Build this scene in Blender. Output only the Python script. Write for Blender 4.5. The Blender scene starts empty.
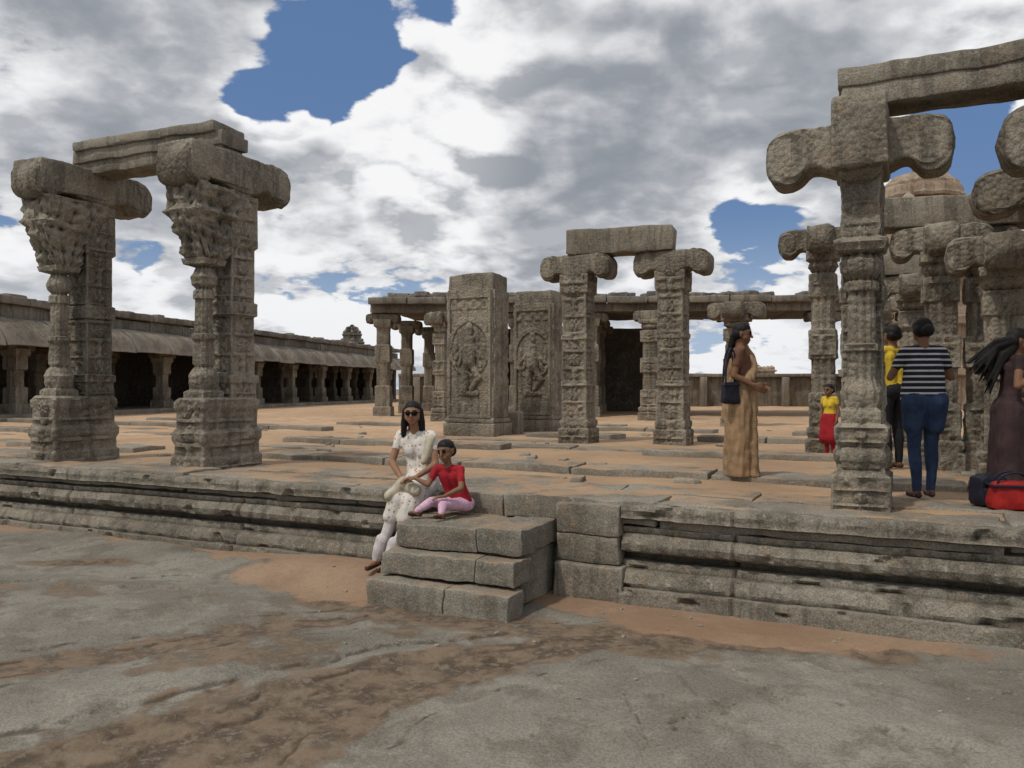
import bpy, math, random
import numpy as np
from mathutils import Vector, Matrix, noise
random.seed(7)
scene = bpy.context.scene
V = Vector
# ------------------------------------------------------------------ frame of the temple platform
OX, OY = 0.893, 6.82
UX, UY = 0.899, -0.438
VX, VY = 0.438, 0.899
ANG = math.atan2(UY, UX)
P = 0.80
def W(u, v, z=0.0):
    return V((OX + u*UX + v*VX, OY + u*UY + v*VY, z))
def fr(p, o=4):
    return noise.fractal(p, 0.8, 2.1, o)
def sst(a, b, x):
    t = min(1.0, max(0.0, (x-a)/(b-a)))
    return t*t*(3-2*t)

# ------------------------------------------------------------------ node helper
class NT:
    def __init__(s, tree):
        s.t = tree; s.n = tree.nodes; s.l = tree.links
    def node(s, typ, **kw):
        n = s.n.new(typ)
        for k, v in kw.items(): setattr(n, k, v)
        return n
    def put(s, sock, val):
        if isinstance(val, bpy.types.NodeSocket): s.l.new(val, sock)
        else: sock.default_value = val
    def math(s, op, a, b=0.0, c=None, clamp=False):
        n = s.node('ShaderNodeMath', operation=op, use_clamp=clamp)
        s.put(n.inputs[0], a); s.put(n.inputs[1], b)
        if c is not None: s.put(n.inputs[2], c)
        return n.outputs[0]
    def vmath(s, op, a, b=(0,0,0)):
        n = s.node('ShaderNodeVectorMath', operation=op)
        s.put(n.inputs[0], a)
        if op == 'SCALE': s.put(n.inputs[3], b)
        else: s.put(n.inputs[1], b)
        return n.outputs['Value'] if op in ('DOT_PRODUCT','LENGTH','DISTANCE') else n.outputs[0]
    def noise(s, vec, scale, detail=5, rough=0.55, dist=0.0):
        n = s.node('ShaderNodeTexNoise')
        s.put(n.inputs['Vector'], vec); n.inputs['Scale'].default_value = scale
        n.inputs['Detail'].default_value = detail; n.inputs['Roughness'].default_value = rough
        n.inputs['Distortion'].default_value = dist
        return n.outputs[0]
    def voro(s, vec, scale, feature='F1'):
        n = s.node('ShaderNodeTexVoronoi', feature=feature)
        s.put(n.inputs['Vector'], vec); n.inputs['Scale'].default_value = scale
        return n.outputs['Distance']
    def ramp(s, fac, a, b, smooth=True):
        n = s.node('ShaderNodeMapRange'); n.interpolation_type = 'SMOOTHSTEP' if smooth else 'LINEAR'
        s.put(n.inputs[0], fac)
        if a < b: n.inputs[1].default_value = a; n.inputs[2].default_value = b
        else:
            n.inputs[1].default_value = b; n.inputs[2].default_value = a; n.inputs[3].default_value = 1; n.inputs[4].default_value = 0
        return n.outputs[0]
    def mix(s, f, a, b, mode='MIX'):
        n = s.node('ShaderNodeMix', data_type='RGBA', blend_type=mode)
        s.put(n.inputs[0], f); s.put(n.inputs[6], a); s.put(n.inputs[7], b)
        return n.outputs[2]
    def bump(s, h, strength, dist, normal=None):
        n = s.node('ShaderNodeBump')
        n.inputs['Strength'].default_value = strength; n.inputs['Distance'].default_value = dist
        s.put(n.inputs['Height'], h)
        if normal is not None: s.l.new(normal, n.inputs['Normal'])
        return n.outputs[0]
def newmat(name):
    m = bpy.data.materials.new(name); m.use_nodes = True
    nt = NT(m.node_tree); b = m.node_tree.nodes['Principled BSDF']
    b.inputs['Specular IOR Level'].default_value = 0.15
    b.inputs['Roughness'].default_value = 0.95
    return m, nt, b
def c4(c, k=1.0): return (c[0]*k, c[1]*k, c[2]*k, 1)

def stone_mat(name, lo, hi, carve=0.0, warm=(0.30,0.20,0.115), streak=0.5, bumpk=1.0, sandy=0.0):
    m, nt, b = newmat(name)
    pos = nt.node('ShaderNodeNewGeometry').outputs['Position']
    n1 = nt.noise(pos, 1.1, 3, 0.62)
    col = nt.mix(nt.ramp(n1, 0.38, 0.62), c4(lo), c4(hi))
    n2 = nt.noise(pos, 5.5, 5, 0.7)
    col = nt.mix(nt.math('MULTIPLY', nt.ramp(n2, 0.50, 0.70), 0.45), col, c4(warm))
    n3 = nt.noise(nt.vmath('MULTIPLY', pos, (1, 1, 0.13)), 7.0, 3, 0.65)
    col = nt.mix(nt.math('MULTIPLY', nt.ramp(n3, 0.49, 0.62), streak), col, c4(lo, 0.34))
    n5 = nt.noise(pos, 17.0, 3, 0.7)
    col = nt.mix(nt.math('MULTIPLY', nt.ramp(n5, 0.56, 0.68), 0.42), col, c4((0.39,0.36,0.30)))
    n4 = nt.noise(pos, 75.0, 2, 0.8)
    col = nt.mix(nt.ramp(n4, 0.38, 0.62), nt.mix(0.35, col, c4(lo, 0.3)), nt.mix(0.10, col, c4((0.55,0.51,0.44))))
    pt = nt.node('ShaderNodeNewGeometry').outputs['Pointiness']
    col = nt.mix(nt.math('MULTIPLY', nt.ramp(pt, 0.5, 0.42), 0.75), col, c4(lo, 0.25))  # occlusion-like shade of crevices painted into the colour
    col = nt.mix(nt.math('MULTIPLY', nt.ramp(pt, 0.52, 0.60), 0.3), col, c4((0.42,0.39,0.33)))  # edge highlight painted into the colour
    if sandy > 0:
        nz = nt.node('ShaderNodeSeparateXYZ'); nt.l.new(nt.node('ShaderNodeNewGeometry').outputs['Normal'], nz.inputs[0])
        top = nt.ramp(nz.outputs[2], 0.6, 0.95)
        ns = nt.noise(pos, 1.7, 4, 0.6)
        col = nt.mix(nt.math('MULTIPLY', nt.math('MULTIPLY', top, nt.ramp(ns, 0.47, 0.60)), sandy), col, (0.38,0.24,0.135,1))
    nt.l.new(col, b.inputs['Base Color'])
    h = nt.math('ADD', nt.math('MULTIPLY', n2, 0.6), nt.math('MULTIPLY', n4, 0.18))
    h = nt.math('ADD', h, nt.math('MULTIPLY', n5, 0.35))
    if carve > 0:
        vo = nt.voro(pos, 20.0, 'F1')
        h = nt.math('SUBTRACT', h, nt.math('MULTIPLY', vo, carve*1.3))
    nt.l.new(nt.bump(h, 0.8*bumpk, 0.03), b.inputs['Normal'])
    return m

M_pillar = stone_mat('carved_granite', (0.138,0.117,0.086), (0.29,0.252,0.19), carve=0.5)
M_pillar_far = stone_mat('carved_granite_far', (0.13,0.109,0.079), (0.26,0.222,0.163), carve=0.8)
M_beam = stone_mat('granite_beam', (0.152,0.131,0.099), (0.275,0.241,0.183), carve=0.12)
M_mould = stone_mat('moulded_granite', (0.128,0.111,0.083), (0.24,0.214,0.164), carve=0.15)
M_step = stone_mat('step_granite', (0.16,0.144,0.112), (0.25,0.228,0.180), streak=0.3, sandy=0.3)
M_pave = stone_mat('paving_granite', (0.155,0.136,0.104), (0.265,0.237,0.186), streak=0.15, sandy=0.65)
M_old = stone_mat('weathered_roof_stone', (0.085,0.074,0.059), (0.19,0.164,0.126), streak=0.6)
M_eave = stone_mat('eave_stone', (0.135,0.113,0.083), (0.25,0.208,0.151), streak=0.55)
M_brick = stone_mat('old_brick_plaster', (0.25,0.175,0.115), (0.38,0.29,0.205), carve=0.5)
M_dark = stone_mat('interior_wall_shade', (0.035,0.029,0.024), (0.065,0.054,0.042), streak=0.3)  # near-black colour carries the shade of the roofed interiors

# ------------------------------------------------------------------ mesh builder
class MB:
    def __init__(s): s.v=[]; s.f=[]; s.m=[]
    def add(s, vs, fs, mi=0):
        o = len(s.v); s.v.extend(vs)
        for f in fs: s.f.append(tuple(i+o for i in f)); s.m.append(mi)
    def box(s, c, size, ang=0.0, step=0.16, r=0.02, amp=0.012, freq=3.0, mi=0, tilt=0.0, roll=0.0, top_scale=None):
        def ax(l):
            rr = min(r, l*0.3)
            n = max(1, int(round((l-2*rr)/step)))
            return [-l/2]+[(-l/2+rr)+(l-2*rr)*i/n for i in range(n+1)]+[l/2], rr
        (xs, rx), (ys, ry), (zs, rz) = ax(size[0]), ax(size[1]), ax(size[2])
        nx, ny, nz = len(xs)-1, len(ys)-1, len(zs)-1
        rr = min(rx, ry, rz)
        R = Matrix.Rotation(ang, 3, 'Z') @ Matrix.Rotation(tilt, 3, 'Y') @ Matrix.Rotation(roll, 3, 'X')
        C = V(c); idx = {}; vs = []
        def g(i, j, k):
            key = (i, j, k)
            if key in idx: return idx[key]
            p = V((xs[i], ys[j], zs[k]))
            q = V((max(-size[0]/2+rr, min(size[0]/2-rr, p.x)), max(-size[1]/2+rr, min(size[1]/2-rr, p.y)), max(-size[2]/2+rr, min(size[2]/2-rr, p.z))))
            d = p-q
            if d.length > 1e-9: p = q + d.normalized()*rr
            if top_scale:
                t = (p.z/size[2]+0.5); k2 = 1+(top_scale-1)*t
                p.x *= k2; p.y *= k2
            p = C + R @ p
            if amp > 0:
                p = p + noise.noise_vector(p*freq)*amp + noise.noise_vector(p*freq*3.3)*amp*0.5
            idx[key] = len(vs); vs.append(p); return idx[key]
        fs = []
        for i in range(nx):
            for j in range(ny):
                fs.append((g(i,j,0), g(i,j+1,0), g(i+1,j+1,0), g(i+1,j,0)))
                fs.append((g(i,j,nz), g(i+1,j,nz), g(i+1,j+1,nz), g(i,j+1,nz)))
        for i in range(nx):
            for k in range(nz):
                fs.append((g(i,0,k), g(i+1,0,k), g(i+1,0,k+1), g(i,0,k+1)))
                fs.append((g(i,ny,k), g(i,ny,k+1), g(i+1,ny,k+1), g(i+1,ny,k)))
        for j in range(ny):
            for k in range(nz):
                fs.append((g(0,j,k), g(0,j,k+1), g(0,j+1,k+1), g(0,j+1,k)))
                fs.append((g(nx,j,k), g(nx,j+1,k), g(nx,j+1,k+1), g(nx,j,k+1)))
        s.add(vs, fs, mi)
    def column(s, c, prof, ang=0.0, seg=48, dz=0.035, carve=None, amp=0.008, mi=0):
        prof = [tuple(p)+(0,)*(6-len(p)) for p in prof]
        rows = []
        for a, b in zip(prof[:-1], prof[1:]):
            n = max(1, int((b[0]-a[0])/dz))
            for i in range(n):
                t = i/n; rows.append([a[k]+(b[k]-a[k])*t for k in range(6)])
        rows.append(list(prof[-1]))
        ca, sa = math.cos(ang), math.sin(ang)
        q = seg//4; ring = []
        for side in range(4):
            for i in range(q):
                t = -1+2*(i)/q
                pt = [(t,-1),(1,t),(-t,1),(-1,-t)][side]
                ring.append((pt[0], pt[1], t, side))
        vs = []
        for (z, hx, hy, rd, ox, oy) in rows:
            for (sx, sy, t, side) in ring:
                l = math.hypot(sx, sy); cx, cy = sx/l, sy/l
                k = (1-rd); x = sx*k+cx*rd; y = sy*k+cy*rd
                if rd < 0.05 and abs(t) > 0.93: x *= 0.975; y *= 0.975
                d = carve(t, z, side, hx if side in (0,2) else hy, rd) if carve else 0.0
                px = x*hx + cx*d + ox; py = y*hy + cy*d + oy
                p = V((c[0]+px*ca-py*sa, c[1]+px*sa+py*ca, z))
                p += noise.noise_vector(p*3.1)*amp + noise.noise_vector(p*11)*amp*0.7
                vs.append(p)
        n = len(ring); fs = []
        for r in range(len(rows)-1):
            for i in range(n):
                j = (i+1)%n
                fs.append((r*n+i, r*n+j, (r+1)*n+j, (r+1)*n+i))
        fs.append(tuple(reversed(range(n)))); fs.append(tuple((len(rows)-1)*n+i for i in range(n)))
        s.add(vs, fs, mi)
    def corbel(s, c, ang, La, Lb, z0, z1, w, seg=36, nl=64, amp=0.008, curl=1.0, mi=0):
        ca, sa = math.cos(ang), math.sin(ang); h = z1-z0; vs = []
        for i in range(nl+1):
            l = -La + (La+Lb)*i/nl
            LL = (La if l < 0 else Lb); a = abs(l)/LL
            a = min(a, 0.9995)
            zt = z1 - h*0.06*sst(0.70, 0.92, a)*curl
            neck = sst(0.30, 0.45, a)*(1-sst(0.50, 0.66, a))
            zb = z0 + h*0.10*sst(0.15, 0.32, a) + h*0.10*neck - h*0.16*sst(0.50, 0.74, a)*curl
            ww = w*(1-0.08*neck)
            zmid = z0 + h*.40
            if a > 0.82:
                k = math.sqrt(max(0.0, 1-((a-0.82)/0.18)**2))
                zm = zt-(zt-zb)*0.50
                zt = zm+(zt-zm)*max(k**.9,0.02); zb = zm+(zb-zm)*max(k,0.02); ww *= max(0.78+0.22*k, 0.02) if a < 0.995 else 0.4
            e = 0.18 if a < 0.55 else 0.18+0.14*sst(0.55, 0.8, a)
            for j in range(seg):
                th = 2*math.pi*(j+0.5)/seg
                cc, ss = math.cos(th), math.sin(th)
                y = math.copysign(abs(cc)**e, cc)*ww; zz = math.copysign(abs(ss)**e, ss)
                z = (zt+zb)/2 + zz*(zt-zb)/2
                rr_ = math.hypot((a-.74)*LL, z-zmid)
                vol = sst(.48,.58,a)
                y += math.copysign(.020*vol*math.cos(rr_*55+.8*math.atan2(z-zmid,(a-.74)*LL)), y)*(1 if abs(cc) > .35 else 0)
                y *= 1 + 0.03*math.sin(a*50)*(1-vol)*sst(.25,.35,a)
                if abs(cc) <= .8 and vol > 0: z += .012*math.sin(y*46)*vol
                p = V((c[0]+l*ca-y*sa, c[1]+l*sa+y*ca, z))
                p += noise.noise_vector(p*4)*amp + noise.noise_vector(p*13)*amp*0.9
                vs.append(p)
        fs = []
        for i in range(nl):
            for j in range(seg):
                k = (j+1)%seg
                fs.append((i*seg+j, (i+1)*seg+j, (i+1)*seg+k, i*seg+k))
        fs.append(tuple(range(seg))); fs.append(tuple(reversed([nl*seg+i for i in range(seg)])))
        s.add(vs, fs, mi)
    def panel(s, org, ud, nd, Wd, H, n, m, hf, mi=0, amp=0.006):
        vs = []; ud = V(ud).normalized(); nd = V(nd).normalized()
        for j in range(m+1):
            for i in range(n+1):
                x = Wd*(i/n-0.5); z = H*j/m
                d = hf(x, z) if 0 < i < n and 0 < j < m else -0.05
                p = V(org) + ud*x + V((0,0,z)) + nd*d
                p += noise.noise_vector(p*9)*amp
                vs.append(p)
        fs = [(j*(n+1)+i, j*(n+1)+i+1, (j+1)*(n+1)+i+1, (j+1)*(n+1)+i) for j in range(m) for i in range(n)]
        s.add(vs, fs, mi)
    def build(s, name, mats, sharp=38, smooth=True):
        me = bpy.data.meshes.new(name)
        me.from_pydata([tuple(v) for v in s.v], [], s.f)
        for m in mats: me.materials.append(m)
        me.polygons.foreach_set('material_index', s.m)
        if smooth:
            me.polygons.foreach_set('use_smooth', [True]*len(me.polygons))
            try: me.set_sharp_from_angle(angle=math.radians(sharp))
            except Exception: pass
        me.update()
        ob = bpy.data.objects.new(name, me); scene.collection.objects.link(ob)
        return ob

def carver(depth=0.016, cell=0.26, seed=0, zmin=-9, zmax=99):
    def f(t, z, side, hw, rd):
        if z < zmin or z > zmax: return 0.0
        x = t*hw; k = math.floor(z/cell); zc = (z/cell-k-0.5)*cell
        if rd > 0.3:
            return depth*0.5*math.cos(math.pi*t*3)*1.0 + depth*0.35*math.sin(z*70)*(1 if (k+seed)%3 == 0 else 0)
        edge = abs(t)
        if edge > 0.84: return 0.0
        fz = abs(zc)/(cell/2)
        if fz > 0.86: return 0.35*depth
        r = math.hypot(x, zc); th = math.atan2(zc, x); kind = (k*7+side*3+seed)%4
        d = -depth
        R = min(hw*0.75, cell*0.4)
        if kind == 0: d += depth*1.6*(1-sst(R*.75, R, r))*(0.65+0.35*math.cos(8*th))
        elif kind == 1: d += depth*2.0*max(0, 1-abs(x)/(R*0.5+0.02*math.cos(zc*60)))**0.7
        elif kind == 2: d += depth*1.5*(0.5+0.5*math.sin(x*70+math.sin(zc*40)*1.5))*(1-sst(R*0.6, R*1.2, r))
        else: d += depth*2.2*max(0.0, noise.noise(V((x*16+side*5, zc*14+k*3.1, seed)))+0.15)
        return d
    return f

# ------------------------------------------------------------------ pillars
def composite_pillar(name, x, y, ztop, zb=0.45, seed=0, small=1.0, off=0.45, L=(0.92,0.88)):
    mb = MB(); s = small; seg = 80; dz = 0.02
    cv = carver(0.026, 0.27, seed)
    hgt = ztop - P - zb
    z = lambda f: P + hgt*f
    o = -off/2
    ped = [(P-0.03,.27*s,.27*s+off/2,0,0,o),(z(.035),.27*s,.27*s+off/2,0,0,o),(z(.045),.24*s,.24*s+off/2,0,0,o),(z(.085),.24*s,.24*s+off/2,0,0,o),
           (z(.10),.265*s,.265*s+off/2,0,0,o),(z(.125),.265*s,.265*s+off/2,0,0,o),(z(.14),.225*s,.225*s+off/2,0,0,o),(z(.20),.225*s,.225*s+off/2,0,0,o),
           (z(.215),.245*s,.245*s+off/2,0,0,o),(z(.235),.245*s,.245*s+off/2,0,0,o),(z(.25),.20*s,.20*s+off/2,0,0,o)]
    mb.column((x,y), ped, ANG, seg, dz, cv, 0.009)
    a = .215*s
    sh = [(z(.24),a*.98,a*.98,0),(z(.30),a*.98,a*.98,0),(z(.305),a*1.07,a*1.07,0),(z(.33),a*1.07,a*1.07,0),(z(.335),a*.9,a*.9,.0),(z(.34),a*.9,a*.9,0.0),
          (z(.55),a*.9,a*.9,0.0),(z(.555),a*1.04,a*1.04,0),(z(.60),a*1.04,a*1.04,0),(z(.605),a*.9,a*.9,0),(z(.80),a*.9,a*.9,0),(z(.81),a*1.05,a*1.05,0),(z(1.0),a*1.05,a*1.05,0)]
    mb.column((x,y), sh, ANG, seg, dz, carver(0.024, 0.24, seed+2), 0.009)
    r = .122*s
    co = [(z(.24),r*1.35,r*1.35,0),(z(.27),r*1.35,r*1.35,0),(z(.28),r*1.1,r*1.1,.4),(z(.30),r*1.35,r*1.35,1),(z(.325),r*1.42,r*1.42,1),(z(.345),r*1.2,r*1.2,1),(z(.36),r*.8,r*.8,1),
          (z(.37),r*.9,r*.9,.5),(z(.45),r*.82,r*.82,.5),(z(.46),r*1.08,r*1.08,1),(z(.475),r*1.08,r*1.08,1),(z(.48),r*.78,r*.78,.6),(z(.60),r*.75,r*.75,.6),(z(.605),r*1.0,r*1.0,1),(z(.63),r*1.0,r*1.0,1),
          (z(.64),r*.7,r*.7,1),(z(.655),r*1.15,r*1.15,1),(z(.68),r*1.25,r*1.25,1),(z(.70),r*.95,r*.95,1),(z(.715),r*.75,r*.75,1),(z(.725),r*1.4,r*1.4,0),(z(.745),r*1.55,r*1.55,0)]
    co = [(p[0],p[1],p[2],p[3],0,-off) for p in co]
    mb.column((x,y), co, ANG, 48, dz, carver(0.010, 0.2, seed+5), 0.006)
    def lump(t, zz, side, hw, rd):
        k = 0.07*noise.noise(V((t*2.2+side*4, zz*5.5, seed*3.3))) + 0.045*noise.noise(V((t*6+side*9, zz*13, seed)))
        return k + 0.010*math.sin(zz*48+t*2)
    cap = [(z(.74),.17*s,.13*s,.25,0,-off),(z(.765),.21*s,.19*s,.15,0,-off),(z(.80),.18*s,.24*s,.3,0,-off+.02),(z(.84),.23*s,.34*s,.35,0,-off+.02),(z(.88),.22*s,.38*s,.3,0,-off+.03),
           (z(.905),.27*s,.44*s,.2,0,-off+.03),(z(.93),.25*s,.40*s,.3,0,-off+.05),(z(.955),.28*s,.42*s,.05,0,-off+.08),(z(1.0),.29*s,.43*s,.02,0,-off+.10)]
    mb.column((x,y), cap, ANG, seg, dz, lump, 0.012)
    c = V((x,y,0)) + V((VX,VY,0))*(-.05)
    mb.corbel((c.x,c.y), ANG+math.pi/2, L[0], L[1], ztop-zb, ztop, .255*s)
    mb.box((x-VX*.42, y-VY*.42, ztop-zb*0.44), (.56*s, .95, zb*0.84), ANG, 0.07, .03, .016)
    return mb.build(name, [M_pillar])

composite_pillar('carved_stone_pillar', -5.73, 11.2, 4.66, .46, seed=1)
composite_pillar('carved_stone_pillar', -3.50, 10.3, 4.62, .48, seed=4)
mb = MB()
pa, pb = V((-5.73,11.2)), V((-3.50,10.3)); md = (pa+pb)/2; dd = pb-pa
mb.box((md.x, md.y, 4.66+.17), (2.50,.50,.17), math.atan2(dd.y,dd.x), .08, .02, .018)
mb.box((md.x, md.y, 4.66+.02), (2.40,.42,.18), math.atan2(dd.y,dd.x), .08, .02, .018)
mb.box((md.x-.02, md.y, 4.66+.30), (2.38,.58,.13), math.atan2(dd.y,dd.x), .08, .03, .018)
mb.build('stone_lintel', [M_beam])

def pillar_c():
    mb = MB(); x, y = 2.86, 6.72; off = .17; seg = 96
    z = lambda py: 1.75+(388-py)*6.35/825
    base = [(P-.03,.215,.215+off/2,0),(z(478),.215,.215+off/2,0),(z(474),.18,.18+off/2,.15),(z(466),.20,.20+off/2,.5),(z(456),.215,.215+off/2,.5),(z(448),.18,.18+off/2,.2),(z(438),.195,.195+off/2,0),(z(428),.195,.195+off/2,0),(z(424),.17,.17+off/2,0)]
    base = [(p[0],p[1],p[2],p[3],0,-off/2) for p in base]
    mb.column((x,y), base, ANG, seg, .016, carver(.018,.12,3), .006)
    sh = [(z(426),.16,.16,0),(z(300),.15,.15,0),(z(298),.165,.165,0),(z(284),.165,.165,0),(z(282),.15,.15,0),(z(165),.15,.15,0)]
    mb.column((x,y), sh, ANG, seg, .016, carver(.018,.2,2), .006)
    r = .118
    co = [(z(426),r*1.2,r*1.2,0),(z(412),r*1.25,r*1.25,0),(z(408),r*1.0,r*1.0,.3),(z(402),r*1.25,r*1.25,1),(z(392),r*1.32,r*1.32,1),(z(384),r*1.05,r*1.05,1),(z(378),r*.8,r*.8,.5),
          (z(352),r*.86,r*.86,.5),(z(350),r*1.12,r*1.12,.3),(z(344),r*1.12,r*1.12,.3),(z(342),r*.82,r*.82,.5),(z(290),r*.8,r*.8,.5),(z(288),r*1.0,r*1.0,1),(z(280),r*1.05,r*1.05,1),(z(277),r*.75,r*.75,1),(z(268),r*1.25,r*1.25,1),(z(258),r*1.32,r*1.32,1),(z(252),r*1.0,r*1.0,1),
          (z(248),r*1.5,r*1.5,0),(z(238),r*1.7,r*1.7,0),(z(234),r*1.15,r*1.15,0),(z(226),r*1.22,r*1.22,0),(z(200),r*1.15,r*1.15,0),(z(170),r*1.3,r*1.3,0),(z(160),r*1.5,r*1.5,0),(z(155),r*1.6,r*1.6,0)]
    co = [(p[0],p[1],p[2],p[3],0,-off-.02) for p in co]
    mb.column((x,y), co, ANG, 72, .016, carver(.014,.16,6), .006)
    cx, cy = x-VX*.08, y-VY*.08
    mb.corbel((cx,cy), ANG, .74, .66, 3.44, 3.86, .19)
    mb.box((x-VX*.16, y-VY*.16, 3.72), (.40,.74,.56), ANG, .05, .03, .016)
    mb.column((x,y), [(3.36,.10,.10,.3,0,-off-.10),(3.42,.17,.17,.2,0,-off-.10),(3.50,.19,.22,.1,0,-off-.10)], ANG, 48, .02, carver(.012,.1,1), .006)
    mb.build('carved_stone_pillar', [M_pillar])
    mb = MB()
    b = V((x,y,0)) + V((UX,UY,0))*1.55
    mb.box((b.x,b.y,4.075), (3.40,.44,.17), ANG, .08, .02, .018)
    mb.box((b.x+VX*.03,b.y+VY*.03,4.23), (3.46,.54,.15), ANG, .08, .02, .018)
    mb.build('stone_lintel', [M_beam])
pillar_c()

def simple_pillar(name, x, y, ztop, a=.22, zb=.34, Lc=.62, cw=.2, both=True, seed=0, cang=ANG, mat=None, zbase=P, curl=1.0):
    mb = MB(); h = ztop-zb-zbase; z = lambda f: zbase+h*f
    pr = [(zbase-.04,a*1.28,a*1.28,0),(z(.07),a*1.28,a*1.28,0),(z(.08),a*1.08,a*1.08,0),(z(.10),a*1.2,a*1.2,0),(z(.125),a*1.2,a*1.2,0),(z(.135),a*1.02,a*1.02,0),(z(.30),a*1.02,a*1.02,0),(z(.31),a*.86,a*.86,.45),(z(.47),a*.86,a*.86,.45),
          (z(.48),a*1.03,a*1.03,0),(z(.62),a*1.03,a*1.03,0),(z(.63),a*.86,a*.86,.45),(z(.78),a*.86,a*.86,.45),(z(.79),a*1.03,a*1.03,0),(z(.90),a*1.03,a*1.03,0),(z(.91),a*.8,a*.8,1),(z(.94),a*1.15,a*1.15,1),(z(.965),a*1.0,a*1.0,.6),(z(.975),a*1.2,a*1.2,0),(z(1.02),a*1.2,a*1.2,0)]
    mb.column((x,y), pr, ANG, 56, .028, carver(.022,.25,seed), .009)
    mb.corbel((x,y), cang, Lc, Lc, ztop-zb, ztop, cw, nl=50, curl=curl)
    if both: mb.corbel((x,y), cang+math.pi/2, Lc*.95, Lc*.95, ztop-zb-.004, ztop-.006, cw*.98, nl=50, curl=curl)
    return mb.build(name, [mat or M_pillar])

def slab_pillar(x, y, ztop, seed):
    mb = MB(); a = .235; zt = ztop-.40
    z = lambda f: P+(zt-P)*f
    pr = [(P-.03,a*1.22,a*1.22,0),(z(.08),a*1.22,a*1.22,0),(z(.09),a*1.05,a*1.05,0),(z(.11),a*1.12,a*1.12,0),(z(.13),a*1.12,a*1.12,0),(z(.14),a,a,0),(z(.34),a*.98,a*.98,0),(z(.345),a*1.05,a*1.05,0),(z(.37),a*1.05,a*1.05,0),(z(.375),a*.95,a*.95,0),
          (z(.62),a*.95,a*.95,0),(z(.625),a*1.03,a*1.03,0),(z(.65),a*1.03,a*1.03,0),(z(.655),a*.95,a*.95,0),(z(.9),a*.95,a*.95,0),(z(.91),a*1.1,a*1.1,0),(z(1.02),a*1.12,a*1.12,0)]
    mb.column((x,y), pr, ANG, 72, .025, carver(.026,.3,seed), .009)
    mb.corbel((x,y), ANG, .66, .66, ztop-.40, ztop, .25)
    mb.build('carved_stone_pillar', [M_pillar])
slab_pillar(1.18,14.6,4.08,3)
slab_pillar(2.76,14.1,4.08,8)
mb = MB(); mb.box((1.90,14.38,4.08+.215), (1.85,.55,.43), math.atan2(-.5,1.58), .1, .03, .022); mb.build('stone_lintel', [M_beam])

def cap2(px, pz, ax, az, bx, bz, r):
    dx, dz = bx-ax, bz-az; t = max(0, min(1, ((px-ax)*dx+(pz-az)*dz)/(dx*dx+dz*dz+1e-9)))
    d = math.hypot(px-ax-dx*t, pz-az-dz*t)
    return math.sqrt(max(0.0, 1-(d/r)**2))*r*0.85 if d < r else 0.0
def deity(Wd, H, seed=0):
    def hf(x, z):
        d = 0.0
        if abs(x) > Wd*.43 or z > H*.93 or z < H*.03: return 0.045
        if z < H*.14: return .028*(.5+.5*math.sin(x*40))*(1 if z < H*.12 else 0)
        if z > H*.84: return .03*(.5+.5*math.cos(x*28)*math.cos(z*28))
        zc = H*.40; k = H/3.0
        segs = [(0,zc+.55*k,0,zc+.62*k,.13*k),(0,zc+.75*k,0,zc+.95*k,.09*k),(0,zc+.1*k,0,zc+.42*k,.17*k),(-.08*k,zc+.02*k,-.12*k,zc-.55*k,.10*k),(.08*k,zc+.02*k,.24*k,zc-.25*k,.10*k),(.24*k,zc-.25*k,.06*k,zc-.5*k,.075*k),
                (-.17*k,zc+.42*k,-.36*k,zc+.2*k,.06*k),(-.36*k,zc+.2*k,-.34*k,zc+.52*k,.05*k),(.17*k,zc+.42*k,.36*k,zc+.2*k,.06*k),(.36*k,zc+.2*k,.36*k,zc+.5*k,.05*k),
                (-.17*k,zc+.38*k,-.28*k,zc+.02*k,.055*k),(.17*k,zc+.38*k,.3*k,zc+.0*k,.055*k),(-.2*k,zc-.62*k,.2*k,zc-.62*k,.07*k)]
        for sgm in segs: d = max(d, cap2(x, z, *sgm))
        r = math.hypot(x, (z-(zc+.45*k))*.8)
        if d == 0 and z > zc-.5*k and abs(r-.50*k) < .05*k: d = .035
        d += .02*noise.noise(V((x*14, z*14, seed)))
        return d
    return hf
def carved_slab(name, x, y, wu, wv, ztop, seed, ang=ANG):
    mb = MB(); h = ztop-P
    U_, N_ = V((math.cos(ang), math.sin(ang), 0)), V((math.sin(ang), -math.cos(ang), 0))
    mb.box((x,y,P+h/2-.03), (wu,wv,h+.06), ang, .12, .035, .028, top_scale=.94)
    mb.box((x,y,P+.10), (wu*1.10,wv*1.14,.28), ang, .12, .03, .014)
    mb.box((x,y,P+.30), (wu*1.05,wv*1.07,.10), ang, .12, .03, .014)
    mb.panel(V((x,y,P+.34))+N_*(wv/2-.012), U_, N_, wu*.93, h*.80, 60, 130, deity(wu*.93, h*.80, seed))
    side = lambda a, b: .015+.025*max(0, math.sin(b*11))*max(0, math.cos(a*4))+.03*noise.noise(V((a*9,b*9,seed)))
    mb.panel(V((x,y,P+.34))+U_*(wu/2-.012), -N_, U_, wv*.9, h*.80, 36, 100, side)
    mb.panel(V((x,y,P+.34))-U_*(wu/2-.012), N_, -U_, wv*.9, h*.80, 36, 100, side)
    mb.build(name, [M_pillar])
carved_slab('deity_relief_slab', -.70,16.9,1.08,.72,4.05,3)
carved_slab('deity_relief_slab', .60,18.6,.95,.66,3.92,5)
mb = MB(); mb.box((-.05,17.4,P+.2), (.5,.5,.5), ANG+.2, .1, .05, .03); mb.build('stone_block', [M_beam])

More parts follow.
